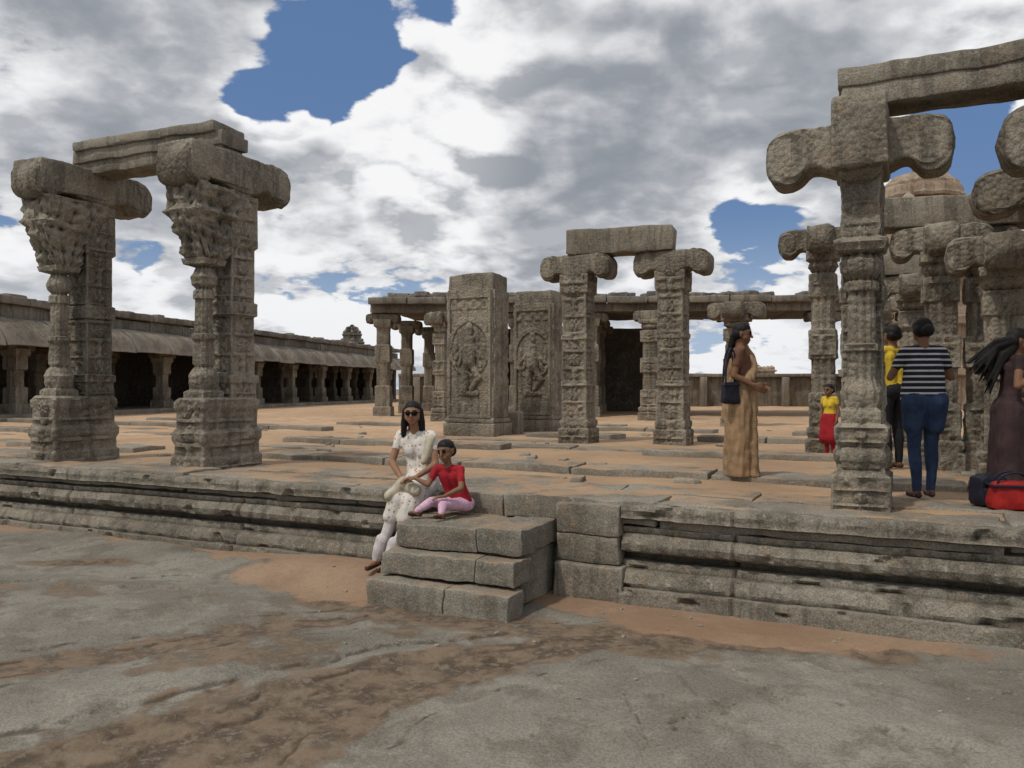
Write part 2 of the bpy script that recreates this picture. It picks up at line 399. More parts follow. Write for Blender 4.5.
simple_pillar('stone_pillar', 4.53,12.0,4.06,a=.18,zb=.38,Lc=.62,cw=.17,seed=2)
simple_pillar('stone_pillar', 5.72,21.0,3.92,a=.28,zb=.40,Lc=.72,cw=.26,seed=5)
simple_pillar('stone_pillar', 4.15,24.6,4.05,a=.26,zb=.30,Lc=.5,cw=.26,seed=1,both=False)
simple_pillar('stone_pillar', -2.05,24.0,3.95,a=.19,zb=.35,Lc=.5,cw=.2,seed=6)
simple_pillar('stone_pillar', 5.10,9.8,3.66,a=.19,zb=.36,Lc=.56,cw=.18,seed=3)
simple_pillar('stone_pillar', 5.62,9.85,3.66,a=.19,zb=.36,Lc=.4,cw=.18,seed=7,both=False)
simple_pillar('stone_pillar', 5.22,8.75,3.36,a=.20,zb=.38,Lc=.56,cw=.20,seed=4)
simple_pillar('stone_pillar', 4.62,5.85,3.86,a=.20,zb=.46,Lc=1.02,cw=.19,seed=8)
simple_pillar('stone_pillar', 5.25,7.55,3.80,a=.19,zb=.40,Lc=.92,cw=.18,seed=9)
simple_pillar('stone_pillar', 6.6,13.6,3.6,a=.2,zb=.36,Lc=.6,cw=.18,seed=2)
simple_pillar('stone_pillar', 7.9,13.0,3.6,a=.2,zb=.36,Lc=.6,cw=.18,seed=3)
simple_pillar('stone_pillar', 7.6,17.0,3.6,a=.2,zb=.36,Lc=.6,cw=.18,seed=6)
mb = MB(); mb.box((5.85,9.75,3.84), (3.0,.48,.36), ANG*.55, .1, .025, .02); mb.build('stone_lintel', [M_beam])
mb = MB(); mb.box((7.2,13.4,3.78), (3.4,.45,.34), ANG*.8, .12, .025, .016); mb.build('stone_lintel', [M_beam])
mb = MB(); mb.box((5.30,8.0,3.94), (.46,3.0,.28), ANG, .1, .025, .016); mb.build('stone_lintel', [M_beam])

# ------------------------------------------------------------------ far pavilion
def pavilion():
    par = bpy.data.objects.new('pillared_pavilion', None); scene.collection.objects.link(par)
    ang = math.radians(-3.5); ux, uy = math.cos(ang), math.sin(ang)
    A = V((-4.42,28.4,0))
    mb = MB()
    ls = [0,2.35,4.6,7.1,9.4,11.9,14.8,17.8]
    for i, l in enumerate(ls):
        for (dv, dx) in ((0,0),(3.0,.42),(6.2,.95)):
            p = A + V((ux,uy,0))*l + V((dx,dv,0))
            if dv > 0 and l > 9: continue
            a = .26 if dv == 0 else .24
            pr = [(P-.05,a*1.2,a*1.2,0),(P+.3,a*1.2,a*1.2,0),(P+.33,a,a,0),(P+1.0,a,a,0),(P+1.05,a*.85,a*.85,.4),(P+1.8,a*.85,a*.85,.4),(P+1.85,a,a,0),(P+2.4,a,a,0),(P+2.45,a*.85,a*.85,.4),(P+3.0,a*.85,a*.85,.4),(P+3.05,a*1.1,a*1.1,0),(4.1,a*1.2,a*1.2,0)]
            mb.column((p.x,p.y), pr, ang, 24, .12, carver(.02,.3,i), .01)
            mb.corbel((p.x,p.y), ang, .6,.6,3.98,4.30,.24,seg=20,nl=28)
    c = mb.build('pillars', [M_pillar_far]); c.parent = par
    mb = MB()
    mid = A + V((ux,uy,0))*8.9
    mb.box((mid.x,mid.y-.05,4.45), (18.6,.6,.28), ang, .3, .03, .02)
    for i in range(14):
        p = A + V((ux,uy,0))*(-.15+i*1.34+.3) + V((.45,2.9,0))
        mb.box((p.x,p.y,4.70+random.uniform(-.02,.03)), (1.31,7.2,.22), ang-.05, .4, .04, .025)
    for i in range(60):
        p = A + V((ux,uy,0))*(random.uniform(-.2,18.0)) + V((0,random.uniform(-.4,.6),0))
        mb.box((p.x,p.y,4.86), (random.uniform(.25,.9),random.uniform(.3,.6),random.uniform(.10,.36)), random.uniform(-.3,.3), .1, .05, .04)
    c = mb.build('roof', [M_old]); c.parent = par
    mb = MB()
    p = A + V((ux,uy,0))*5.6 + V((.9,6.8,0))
    mb.box((p.x,p.y,2.5), (8.2,.4,3.5), ang, .4, .03, .02)  # dark wall added behind the pillars to stand for interior shade
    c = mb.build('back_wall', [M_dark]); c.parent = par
pavilion()

# ------------------------------------------------------------------ left colonnade
def colonnade():
    par = bpy.data.objects.new('cloister_colonnade', None); scene.collection.objects.link(par)
    d = V((5.5,27.0,0)).normalized(); ang = math.atan2(d.y,d.x); n = V((d.y,-d.x,0))
    A = V((-16,25,0)) - d*10; L = 47.0
    at = lambda l, o: A + d*l + n*o
    mb = MB()
    l = 11.2-3.78*3
    while l < L-1:
        for (o) in (0, -2.6):
            p = at(l, o); a = .25
            pr = [(P-.1,a*1.3,a*1.3,0),(P+.42,a*1.3,a*1.3,0),(P+.46,a,a,0),(P+.95,a,a,0),(P+1.0,a*.8,a*.8,.4),(P+1.5,a*.8,a*.8,.4),(P+1.55,a,a,0),(2.75,a,a,0),(2.8,a*1.2,a*1.2,0),(3.0,a*1.2,a*1.2,0)]
            mb.column((p.x,p.y), pr, ang, 24, .12, carver(.02,.3,int(l)), .01)
            mb.corbel((p.x,p.y), ang, .62,.62,2.95,3.22,.24,seg=20,nl=28)
        l += 3.78
    c = mb.build('pillars', [M_pillar_far]); c.parent = par
    mb = MB()
    m = at(L/2, -.05); mb.box((m.x,m.y,3.36), (L,.6,.30), ang, .5, .03, .02)
    m = at(L/2, -2.6); mb.box((m.x,m.y,3.74), (L,6.0,.34), ang, .7, .03, .02)
    m = at(L/2, -2.2); mb.box((m.x,m.y,P+.02), (L,6.0,.24), ang, .7, .03, .02)
    c = mb.build('structure', [M_eave]); c.parent = par
    mb = MB(); l = 0
    while l < L:
        ln = random.uniform(1.5,2.4)
        prof = [(.1,3.94),(.35,3.90),(.6,3.74),(.85,3.50),(1.02,3.24),(1.06,3.06),(.98,3.04),(.90,3.22),(.70,3.45),(.3,3.60),(.0,3.62)]
        vs = []; N = 6; dz_ = random.uniform(-.03,.03)
        for i in range(N+1):
            for (o, z) in prof:
                p = at(l+.03+(ln-.06)*i/N, o); p.z = z+dz_
                p += noise.noise_vector(p*2)*.035; vs.append(p)
        q = len(prof)
        fs = [(i*q+j, i*q+(j+1)%q, (i+1)*q+(j+1)%q, (i+1)*q+j) for i in range(N) for j in range(q)]
        fs += [tuple(reversed(range(q))), tuple(N*q+j for j in range(q))]
        mb.add(vs, fs); l += ln
    c = mb.build('eave', [M_eave]); c.parent = par
    mb = MB(); l = 0
    while l < L:
        ln = random.uniform(1.2,2.6); m = at(l+ln/2, -.25+random.uniform(-.04,.04))
        hh = .44+random.uniform(-.03,.05)
        mb.box((m.x,m.y,3.92+hh/2), (ln-.02,.5,hh), ang, .3, .03, .025)
        m = at(l+ln/2, -.18+random.uniform(-.04,.04))
        mb.box((m.x,m.y,4.40+.11+random.uniform(-.02,.02)), (ln-.03,.75,.26), ang, .3, .05, .03)
        if random.random() < .5:
            m = at(l+ln*random.random(), -.4); mb.box((m.x,m.y,4.67), (random.uniform(.3,.9),.5,random.uniform(.1,.2)), ang+random.uniform(-.3,.3), .15, .05, .04)
        l += ln
    c = mb.build('parapet', [M_old]); c.parent = par
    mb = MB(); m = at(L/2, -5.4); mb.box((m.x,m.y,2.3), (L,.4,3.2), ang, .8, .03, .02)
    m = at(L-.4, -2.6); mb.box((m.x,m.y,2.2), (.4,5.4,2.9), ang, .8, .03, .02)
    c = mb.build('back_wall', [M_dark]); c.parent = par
colonnade()

def tiered_tower(name, x, y, w, z0, tiers, hh, dome, mat, ang=0.0, shrink=.82):
    mb = MB(); z = z0; ww = w
    for t in range(tiers):
        mb.column((x,y), [(z,ww/2,ww/2,0),(z+hh*.62,ww/2,ww/2,0),(z+hh*.66,ww/2*1.1,ww/2*1.1,0),(z+hh*.80,ww/2*1.12,ww/2*1.12,0),(z+hh*.84,ww/2*.96,ww/2*.96,0),(z+hh,ww/2*.93,ww/2*.93,0)], ang, 48, hh/14, lambda t_, z_, sd, hw, rd: .05*w/4*(1 if math.sin(t_*11) > 0 else -1), .02)
        for sx in (-1,0,1):
            for sy in (-1,0,1):
                if sx or sy:
                    px = sx*ww*.42; py = sy*ww*.42
                    mb.column((x+px*math.cos(ang)-py*math.sin(ang), y+px*math.sin(ang)+py*math.cos(ang)), [(z+hh*.82,ww*.09,ww*.09,0),(z+hh*1.0,ww*.09,ww*.09,.3),(z+hh*1.06,ww*.11,ww*.11,1),(z+hh*1.18,ww*.07,ww*.07,1),(z+hh*1.26,ww*.015,ww*.015,1)], ang, 16, hh/12, None, .01)
        z += hh; ww *= shrink
    r = ww*.5*dome
    pr = [(z-.02,ww*.42,ww*.42,.6),(z+r*.25,ww*.42,ww*.42,.9)]
    for i in range(9):
        a = i/8*math.pi/2; pr.append((z+r*.28+r*.75*math.sin(a), max(.03,r*max(0,math.cos(a))**.8), max(.03,r*max(0,math.cos(a))**.8), 1))
    zt = z+r*1.03
    pr += [(zt+.02,r*.12,r*.12,1),(zt+r*.12,r*.16,r*.16,1),(zt+r*.3,r*.03,r*.03,1)]
    mb.column((x,y), pr, ang, 48, .12, lambda t_, z_, sd, hw, rd: .09*math.cos(t_*12)+.04*math.sin(z_*18), .02)
    mb.build(name, [mat])
tiered_tower('temple_tower', 19.8,40,5.0,P,4,2.36,1.15,M_brick,.1,.90)
tiered_tower('gateway_tower', 23.6,80,5.2,P,3,.95,.35,M_brick,0,.74)
tiered_tower('roof_shrine', -11.15,57.5,1.5,4.5,2,.55,.9,M_old,.2,.8)

mb = MB()
mb.box((21.5,44,1.55), (55,.8,1.6), 0, .8, .03, .03)
mb.box((21.5,43.9,2.42), (55,1.2,.18), 0, .8, .03, .03)
for i in range(25):
    mb.box((-5+i*2.15,43.35,1.55), (.35,.35,1.55), 0, .4, .03, .02)
mb.build('compound_wall', [M_eave])

# ------------------------------------------------------------------ platform mouldings
def moulding(mb, u0, u1, prof, step=.026, joint=2.3, seed=0):
    n = int((u1-u0)/step); q = []
    for a, b in zip(prof[:-1], prof[1:]):
        d = math.hypot(b[0]-a[0], b[1]-a[1]); k = max(1, int(d/.022))
        for i in range(k): q.append((a[0]+(b[0]-a[0])*i/k, a[1]+(b[1]-a[1])*i/k))
    q.append(prof[-1]); vs = []
    rnd = random.Random(seed); js = []; x = u0+rnd.uniform(.5,joint)
    while x < u1: js.append(x); x += rnd.uniform(joint*.6, joint*1.3)
    for i in range(n+1):
        u = u0+(u1-u0)*i/n
        jd = min([abs(u-j) for j in js]+[9])
        sgi = sum(1 for j in js if j < u); sh = math.sin(sgi*5.7+seed)*.009
        wear = .65+.5*noise.noise(V((u*.9, seed, 0)))
        for (v, z) in q:
            dv = .028 if jd < step*.7 else 0
            rel = 0
            if .645 < z < .79: rel = -.020*abs(math.sin(u*11))**.6*sst(.66,.70,z)*wear+.006*math.sin(z*200)
            elif .545 < z < .60: rel = (-.026 if math.sin(u*46) > 0 else .0)*wear
            elif .40 < z < .52: rel = -.011*math.cos(u*42)*wear
            elif .12 < z < .25: rel = -.028*abs(math.sin(u*10))*sst(.12,.18,z)*wear
            p = W(u, v+dv+rel+sh, z+sh*.4)
            p += noise.noise_vector(p*2.3)*.009 + noise.noise_vector(p*11)*.005
            if v < .02:
                ch = noise.noise(V((u*5.5, z*9, seed*3.1)))
                if ch > .38: p += V((VX,VY,0))*min(.04,(ch-.38)*.35)
            vs.append(p)
    m = len(q)
    fs = [(i*m+j, i*m+j+1, (i+1)*m+j+1, (i+1)*m+j) for i in range(n) for j in range(m-1)]
    fs.append(tuple(range(m))); fs.append(tuple(reversed([n*m+j for j in range(m)])))
    mb.add(vs, fs)
prof = [(.5,.785),(.02,.795),(-.05,.79),(-.055,.68),(.0,.66),(.09,.655),(.10,.60),(.03,.598),(.03,.545),(.0,.54),(-.02,.515),(-.045,.47),(-.03,.415),(.0,.395),(.11,.39),(.12,.33),(.03,.325),(.01,.265),(-.05,.25),(-.09,.17),(-.09,.135),(-.14,.13),(-.15,-.02),(-.15,-.25),(.5,-.25)]
mb = MB()
moulding(mb, 0.02, 7.0, prof, seed=8)
moulding(mb, -11.0, -1.72, prof, seed=5)
moulding(mb, -24.0, -11.0, prof, .12, seed=6)
mb.box(W(-.26,.10,.655), (.56,.34,.27), ANG, .07, .02, .016)
mb.box(W(-.27,.12,.405), (.55,.36,.23), ANG, .07, .02, .016)
mb.box(W(-.25,.06,.14), (.60,.36,.29), ANG, .07, .02, .016)
mb.box(W(-1.1,.35,.38), (1.6,.5,.80), ANG, .1, .02, .012)
mb.build('temple_platform', [M_mould])

mb = MB()
du = 1.16; uc = -1.17
def stairrow(v0, v1, z0, z1, splits, ex=0.0):
    w = du+ex; x0 = uc-w/2
    xs = [0]+splits+[1]
    for a, b in zip(xs[:-1], xs[1:]):
        mb.box(W(x0+w*(a+b)/2, (v0+v1)/2, (z0+z1)/2+random.uniform(-.006,.006)), (w*(b-a)-.006, v1-v0, z1-z0-.006), ANG+random.uniform(-.012,.012), .04, .014, .018, 4)
stairrow(-1.02,-.74,-.12,.205,[.56],.12)
stairrow(-.86,-.52,.215,.405,[.72],.07)
stairrow(-.68,.10,.42,.625,[.66],0.02)
stairrow(-.60,.08,.0,.415,[],-.05)
mb.build('stone_stairs', [M_step])

# ------------------------------------------------------------------ paving on the platform
mb = MB(); rnd = random.Random(11)
rows = [(.02,.62,.815,0),(.66,1.25,.80,.10),(1.32,1.75,.785,.45),(2.1,2.7,.86,.08),(2.74,3.2,.82,.5),(3.9,4.35,.79,.6),(4.9,5.4,.87,.12),(5.5,6.0,.82,.6),(6.9,7.4,.81,.6),(8.2,8.7,.88,.25),(9.6,10.1,.81,.75),(11.0,11.5,.86,.55),(13.2,13.8,.83,.7)]
for (v0, v1, zt, miss) in rows:
    u = -26.0+rnd.random()
    while u < 16:
        ln = rnd.uniform(.9,2.6)
        if rnd.random() > miss:
            z = zt+rnd.uniform(-.012,.012)
            far = v0 > 6 or u < -11
            mb.box(W(u+ln/2, (v0+v1)/2+rnd.uniform(-.03,.03), z-.10), (ln-rnd.uniform(.02,.05), (v1-v0)*rnd.uniform(.88,1.0), .2), ANG+rnd.uniform(-.014,.014), .25 if far else .08, .016, .020, 3.3, 0, rnd.uniform(-.007,.007), rnd.uniform(-.012,.012))
        u += ln
for i in range(70):
    u = rnd.uniform(-12,7); v = rnd.uniform(1.5,13)
    k = rnd.uniform(.04,.16)
    mb.box(W(u, v, .79), (k*1.6,k,k*.6), rnd.uniform(0,3), .06, .02, .02, 8)
mb.build('stone_paving', [M_pave])

# ------------------------------------------------------------------ terrace sand (court floor)
def grid_mesh(name, xs, ys, fn, mat, attrs=()):
    nx, ny = len(xs), len(ys); vs = []; at = {a: [] for a in attrs}
    for y in ys:
        for x in xs:
            r = fn(x, y); vs.append(r[0])
            for a, v in zip(attrs, r[1:]): at[a].append(v)
    fs = [(j*nx+i, j*nx+i+1, (j+1)*nx+i+1, (j+1)*nx+i) for j in range(ny-1) for i in range(nx-1)]
    me = bpy.data.meshes.new(name); me.from_pydata([tuple(v) for v in vs], [], fs)
    me.polygons.foreach_set('use_smooth', [True]*len(fs)); me.materials.append(mat)
    for a in attrs:
        A = me.attributes.new(a, 'FLOAT', 'POINT'); A.data.foreach_set('value', at[a])
    ob = bpy.data.objects.new(name, me); scene.collection.objects.link(ob); return ob
def spaced(a0, a1, lo, hi, step, g=1.25):
    xs = []; x = a0
    while x < a1: xs.append(x); x += step
    xs.append(a1); s = step; x = a1
    while x < hi: s *= g; x = min(hi, x+s); xs.append(x)
    s = step; x = a0; pre = []
    while x > lo: s *= g; x = max(lo, x-s); pre.append(x)
    return pre[::-1]+xs

m, nt, b = newmat('court_sand')
pos = nt.node('ShaderNodeNewGeometry').outputs['Position']
n1 = nt.noise(pos, .5, 4, .6); n2 = nt.noise(pos, 3.0, 5, .7); n3 = nt.noise(pos, 60, 2, .8)
sepp = nt.node('ShaderNodeSeparateXYZ'); nt.l.new(pos, sepp.inputs[0])
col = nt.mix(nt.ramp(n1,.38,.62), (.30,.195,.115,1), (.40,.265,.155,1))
sunlit_far = nt.mix(nt.ramp(n1,.38,.62), (.44,.285,.165,1), (.52,.35,.215,1))  # sunlight on the far court painted in as lighter sand
col = nt.mix(nt.ramp(sepp.outputs[1], 11, 20), col, sunlit_far)
col = nt.mix(nt.math('MULTIPLY', nt.ramp(n2,.48,.62), .5), col, (.25,.205,.15,1))
col = nt.mix(nt.math('MULTIPLY', nt.ramp(n3,.45,.6), .3), col, (.17,.12,.085,1))
nt.l.new(col, b.inputs['Base Color'])
nt.l.new(nt.bump(nt.math('ADD', n2, nt.math('MULTIPLY', n3, .3)), .6, .03), b.inputs['Normal'])
def tf(u, v):
    z = .785 + .03*fr(V((u*.8, v*.8, 3)), 3) if v > .3 else .72
    return (W(u, v, z),)
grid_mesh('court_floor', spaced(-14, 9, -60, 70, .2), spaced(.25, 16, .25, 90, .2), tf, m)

# ------------------------------------------------------------------ rock ground: smooth exfoliating granite with a stained channel
CH = [(2.4,5.55,.10),(1.3,5.80,.16),(.55,5.66,.20),(-.1,5.36,.24),(-.62,5.05,.28),(-1.05,4.60,.34),(-1.42,4.10,.45),(-1.8,3.5,.6),(-2.1,2.6,.7)]
CH2 = [(-.9,6.35,.10),(-1.6,6.05,.18),(-2.3,5.6,.20),(-3.1,5.0,.18),(-3.7,4.3,.25)]
def poly_d(x, y, pts):
    best = 9
    for (ax, ay, aw), (bx, by, bw) in zip(pts[:-1], pts[1:]):
        dx, dy = bx-ax, by-ay; t = max(0, min(1, ((x-ax)*dx+(y-ay)*dy)/(dx*dx+dy*dy)))
        d = math.hypot(x-ax-dx*t, y-ay-dy*t)-(aw+(bw-aw)*t)
        if d < best: best = d
    return best
def gf(x, y):
    dx, dy = x-OX, y-OY; u = dx*UX+dy*UY; v = dx*VX+dy*VY
    near = abs(x) < 14 and -3 < y < 18
    if not near: return (V((x, y, -.05 if v < 5 else -.3)), 0.3, 0.2, 0.0)
    n0 = fr(V((x*.33, y*.33, 1.7)), 3); nw = fr(V((x*.8, y*.8, 8.1)), 4); nf = fr(V((x*3.1,y*3.1,4)),4)
    h = .06*n0 - .055
    w1 = poly_d(x, y, CH)+.20*nw+.075*nf; w2 = poly_d(x, y, CH2)+.16*nw+.06*nf
    line = 0
    for (w_, es, am) in ((w1, (-.20,-.02,.30), .020), (w2, (.02,.2), .012)):
        for e in es:
            h += am*sst(e-.018, e+.018, w_)
            line = max(line, math.exp(-((w_-e+.02)/.022)**2)*.75*sst(-.25,.15,nf+nw*.5))
    q = n0*2.0+.26*fr(V((x*1.3,y*1.3,2.2)),5)+x*.10+y*.14; fq = q*1.1-math.floor(q*1.1)
    far1 = sst(.35,.8,min(w1,w2))
    h += .024*fq*(1-sst(.965,1,fq))*far1
    line = max(line, .6*far1*math.exp(-((fq-.995)/.011)**2))
    h += .004*fr(V((x*5,y*5,0)),3)
    xc = .62+.10*fr(V((y*1.5,7,0)),4)
    crack = .55*math.exp(-((x-xc)/.012)**2)*sst(4.3,4.9,9.4-y)
    h -= .008*crack
    nb = fr(V((x*.9,y*.9,5)),4); nb2 = fr(V((x*3.1,y*3.1,5)),3)
    sd = sst(-.62,-.25, v+.30*nb+.10*nb2 - (.0 if u > -2.6 else .2*(1-sst(-5,-2.6,u))))
    if u < -1.2: sd = max(sd, 1-sst(.55,1.2, math.hypot((u+2.45)/1.15,(v+.55)/.66)+.35*nb+.12*nb2))
    else: sd = max(sd, .9*(1-sst(.45,1.2, math.hypot((u-.8)/1.3,(v+.5)/.34)+.4*nb+.15*nb2)))
    if u > 1.6: sd *= .25+.75*(1-sst(1.6,3.2,u))
    berm = .125*sst(-.95,-.35,v)*sst(1.5,1.8,-u)*(.45+.55*sst(-4.5,-2.6,u))
    fl = max(sd*.8, sst(-1.5,-1.05,v)*sst(-3.0,-2.2,u)*(1-sst(.2,1.2,u))*.9)
    h = h*(1-fl) + berm + .004*sd
    br = (1-sst(-.05,.30,w1))*.8
    br = max(br, (1-sst(-.05,.22,w2))*.66)
    br = max(br, .55*sst(.12,.42,nw+.15*nf)*sst(-8.5,-6.5,-y)*(1-sst(-.5,1.0,x)))
    br = max(br, .7*(1-sst(.15,.55,abs(v+1.02+.25*nb)))*sst(-3.2,-2,u)*(1-sst(.6,1.8,u)))
    br = max(br, .9*math.exp(-(((x+4.3)/.75)**2+((y-8.2)/.2)**2)))
    line = max(line, crack)*(1-sd)
    if v > .4: h = min(h, .2)
    if v > 3: h = -.3
    return (V((x, y, h)), sd, min(1,br), min(1,line))
m, nt, b = newmat('ground_rock')
pos = nt.node('ShaderNodeNewGeometry').outputs['Position']
sa = nt.node('ShaderNodeAttribute', attribute_name='sand').outputs['Fac']
ba = nt.node('ShaderNodeAttribute', attribute_name='brown').outputs['Fac']
la = nt.node('ShaderNodeAttribute', attribute_name='ledge').outputs['Fac']
n1 = nt.noise(pos, .8, 5, .62, .3); n2 = nt.noise(pos, 4.5, 6, .66); n3 = nt.noise(pos, 70, 2, .8); n4 = nt.noise(pos, 16, 4, .7); n5 = nt.noise(pos, 2.0, 4, .7)
rock = nt.mix(nt.ramp(n1,.38,.62), (.150,.134,.106,1), (.235,.216,.175,1))
rock = nt.mix(nt.math('MULTIPLY', nt.ramp(n2,.52,.66), .45), rock, (.275,.255,.21,1))
rock = nt.mix(nt.math('MULTIPLY', nt.ramp(n5,.50,.62), .6), rock, (.105,.088,.065,1))
rock = nt.mix(nt.math('MULTIPLY', nt.ramp(n4,.52,.66), .35), rock, (.18,.14,.095,1))
rock = nt.mix(nt.ramp(n3,.36,.62), nt.mix(.3, rock, (.05,.045,.036,1)), nt.mix(.09, rock, (.46,.43,.38,1)))
brn = nt.mix(nt.ramp(n2,.38,.62), (.066,.043,.027,1), (.175,.120,.075,1))
brn = nt.mix(nt.ramp(n4,.5,.64), brn, (.17,.135,.098,1))
bf = nt.ramp(nt.math('ADD', ba, nt.math('MULTIPLY', nt.math('SUBTRACT', n2, .5), 1.3)), .30, .62)
col = nt.mix(nt.math('MULTIPLY', bf, .85), rock, brn)
snd = nt.mix(nt.ramp(n1,.4,.6), (.245,.150,.09,1), (.31,.205,.13,1))
snd = nt.mix(nt.math('MULTIPLY', nt.ramp(n4,.45,.65), .35), snd, (.20,.155,.11,1))
snd = nt.mix(nt.math('MULTIPLY', nt.ramp(n3,.45,.6), .35), snd, (.14,.095,.062,1))
sf = nt.ramp(nt.math('ADD', sa, nt.math('MULTIPLY', nt.math('SUBTRACT', n2, .5), 1.2)), .32, .68)
col = nt.mix(nt.math('MULTIPLY', sf, .9), col, snd)
lf_ = nt.math('MULTIPLY', nt.ramp(la, .1, .8), nt.ramp(n2, .40, .56))
col = nt.mix(nt.math('MULTIPLY', lf_, .7), col, (.045,.033,.023,1))
nt.l.new(col, b.inputs['Base Color'])
h = nt.math('ADD', nt.math('MULTIPLY', n2, .9), nt.math('ADD', nt.math('MULTIPLY', n4, .35), nt.math('MULTIPLY', n3, .08)))
h = nt.math('MULTIPLY', h, nt.math('SUBTRACT', 1.0, nt.math('MULTIPLY', sf, .6)))
h = nt.math('SUBTRACT', h, nt.math('MULTIPLY', lf_, .5))
nt.l.new(nt.bump(h, .65, .045), b.inputs['Normal'])
grid_mesh('ground', spaced(-6.5, 4.2, -900, 900, .022, 1.3), spaced(3.2, 8.0, -40, 1500, .020, 1.3), gf, m, ('sand','brown','ledge'))
mb = MB(); rnd = random.Random(4)
for i in range(50):
    u = rnd.gauss(-.3,2.2); v = -rnd.uniform(.25,2.2)*rnd.random()-.25
    if -1.9 < u < -.4 and v > -1.0: continue
    k = rnd.uniform(.006,.018); c = W(u, v, 0); g = gf(c.x, c.y)[0].z
    mb.box((c.x,c.y,g+k*.2), (k*2,k*1.4,k), rnd.uniform(0,3), .5, k*.3, k*.3, 20)
mb.build('pebbles', [M_step])

# ------------------------------------------------------------------ people
def simple_mat(name, col, rough=.8, var=.25, scale=8, stripes=None, spots=None, spec=.2):
    m, nt, b = newmat(name); b.inputs['Roughness'].default_value = rough; b.inputs['Specular IOR Level'].default_value = spec
    pos = nt.node('ShaderNodeNewGeometry').outputs['Position']
    n = nt.noise(pos, scale, 3, .6)
    c = nt.mix(nt.ramp(n,.35,.65), c4(col,1-var), c4(col,1+var*.4))
    if stripes:
        sep = nt.node('ShaderNodeSeparateXYZ'); nt.l.new(pos, sep.inputs[0])
        f = nt.math('FRACT', nt.math('MULTIPLY', sep.outputs[2], stripes[1]))
        c = nt.mix(nt.math('GREATER_THAN', f, stripes[2]), c, c4(stripes[0]))
    if spots:
        vo = nt.voro(pos, spots[1]); c = nt.mix(nt.ramp(vo, spots[2], spots[2]*.7), c, c4(spots[0]))
    nt.l.new(c, b.inputs['Base Color'])
    fold = nt.noise(nt.vmath('MULTIPLY', pos, (1,1,.35)), 26, 2, .5)
    nt.l.new(nt.bump(fold, .35, .02), b.inputs['Normal'])
    return m
SK = simple_mat('skin', (.27,.145,.085), .65, .12, spec=.2)
SK2 = simple_mat('skin_dark', (.20,.105,.06), .65, .12, spec=.2)
HR = simple_mat('hair_black', (.012,.010,.009), .6, .3, 30, spec=.2)
EY = simple_mat('sunglass_black', (.01,.01,.012), .9, 0, spec=.02)
LP = simple_mat('lips', (.24,.09,.07), .6, .1)
KW = simple_mat('kurta_white', (.58,.54,.48), .85, .12, spots=((.36,.20,.13),24,.30))
WH = simple_mat('churidar_white', (.50,.46,.44), .85, .15, 14)
DP = simple_mat('dupatta_cream', (.46,.41,.30), .85, .2)
RD = simple_mat('tshirt_red', (.30,.016,.022), .85, .15)
PK = simple_mat('shorts_lilac', (.58,.36,.46), .85, .15, spots=((.7,.6,.65),40,.25))
SA = simple_mat('sari_tan', (.29,.19,.105), .75, .25, 5, spots=((.39,.28,.15),34,.22))
BL = simple_mat('blouse_brown', (.15,.075,.045), .8, .15)
YE = simple_mat('shirt_yellow', (.60,.42,.04), .85, .15)
BK = simple_mat('cloth_black', (.018,.018,.02), .85, .2)
ST = simple_mat('tshirt_striped', (.018,.018,.024), .85, .1, stripes=((.48,.48,.50),21,.66))
JN = simple_mat('jeans', (.03,.05,.10), .85, .35)
SL = simple_mat('sandal', (.06,.035,.025), .7, .2)
DD = simple_mat('dress_dark', (.05,.03,.03), .85, .3)

def capsule_pts(a, ra, b, rb, n=14):
    a, b = V(a), V(b); ax = b-a; L = ax.length
    if L < 1e-5: b = a+V((0,0,1e-3)); ax = b-a; L = 1e-3
    ax = ax/L; t = ax.orthogonal().normalized(); s = ax.cross(t); vs = []; rows = []
    for i in range(1,5): an = -math.pi/2+math.pi/2*i/4*1.0; rows.append((a+ax*math.sin(an)*ra, math.cos(an)*ra))
    for i in range(0,4): an = math.pi/2*i/4; rows.append((b+ax*math.sin(an)*rb, math.cos(an)*rb))
    for (c, r) in rows:
        for j in range(n): th = 2*math.pi*j/n; vs.append(c+t*math.cos(th)*r+s*math.sin(th)*r)
    p0 = len(vs); vs.append(a-ax*ra); p1 = len(vs); vs.append(b+ax*rb); m = len(rows)
    fs = [(i*n+j, i*n+(j+1)%n, (i+1)*n+(j+1)%n, (i+1)*n+j) for i in range(m-1) for j in range(n)]
    fs += [(p0, (j+1)%n, j) for j in range(n)] + [(p1, (m-1)*n+j, (m-1)*n+(j+1)%n) for j in range(n)]
    return vs, fs
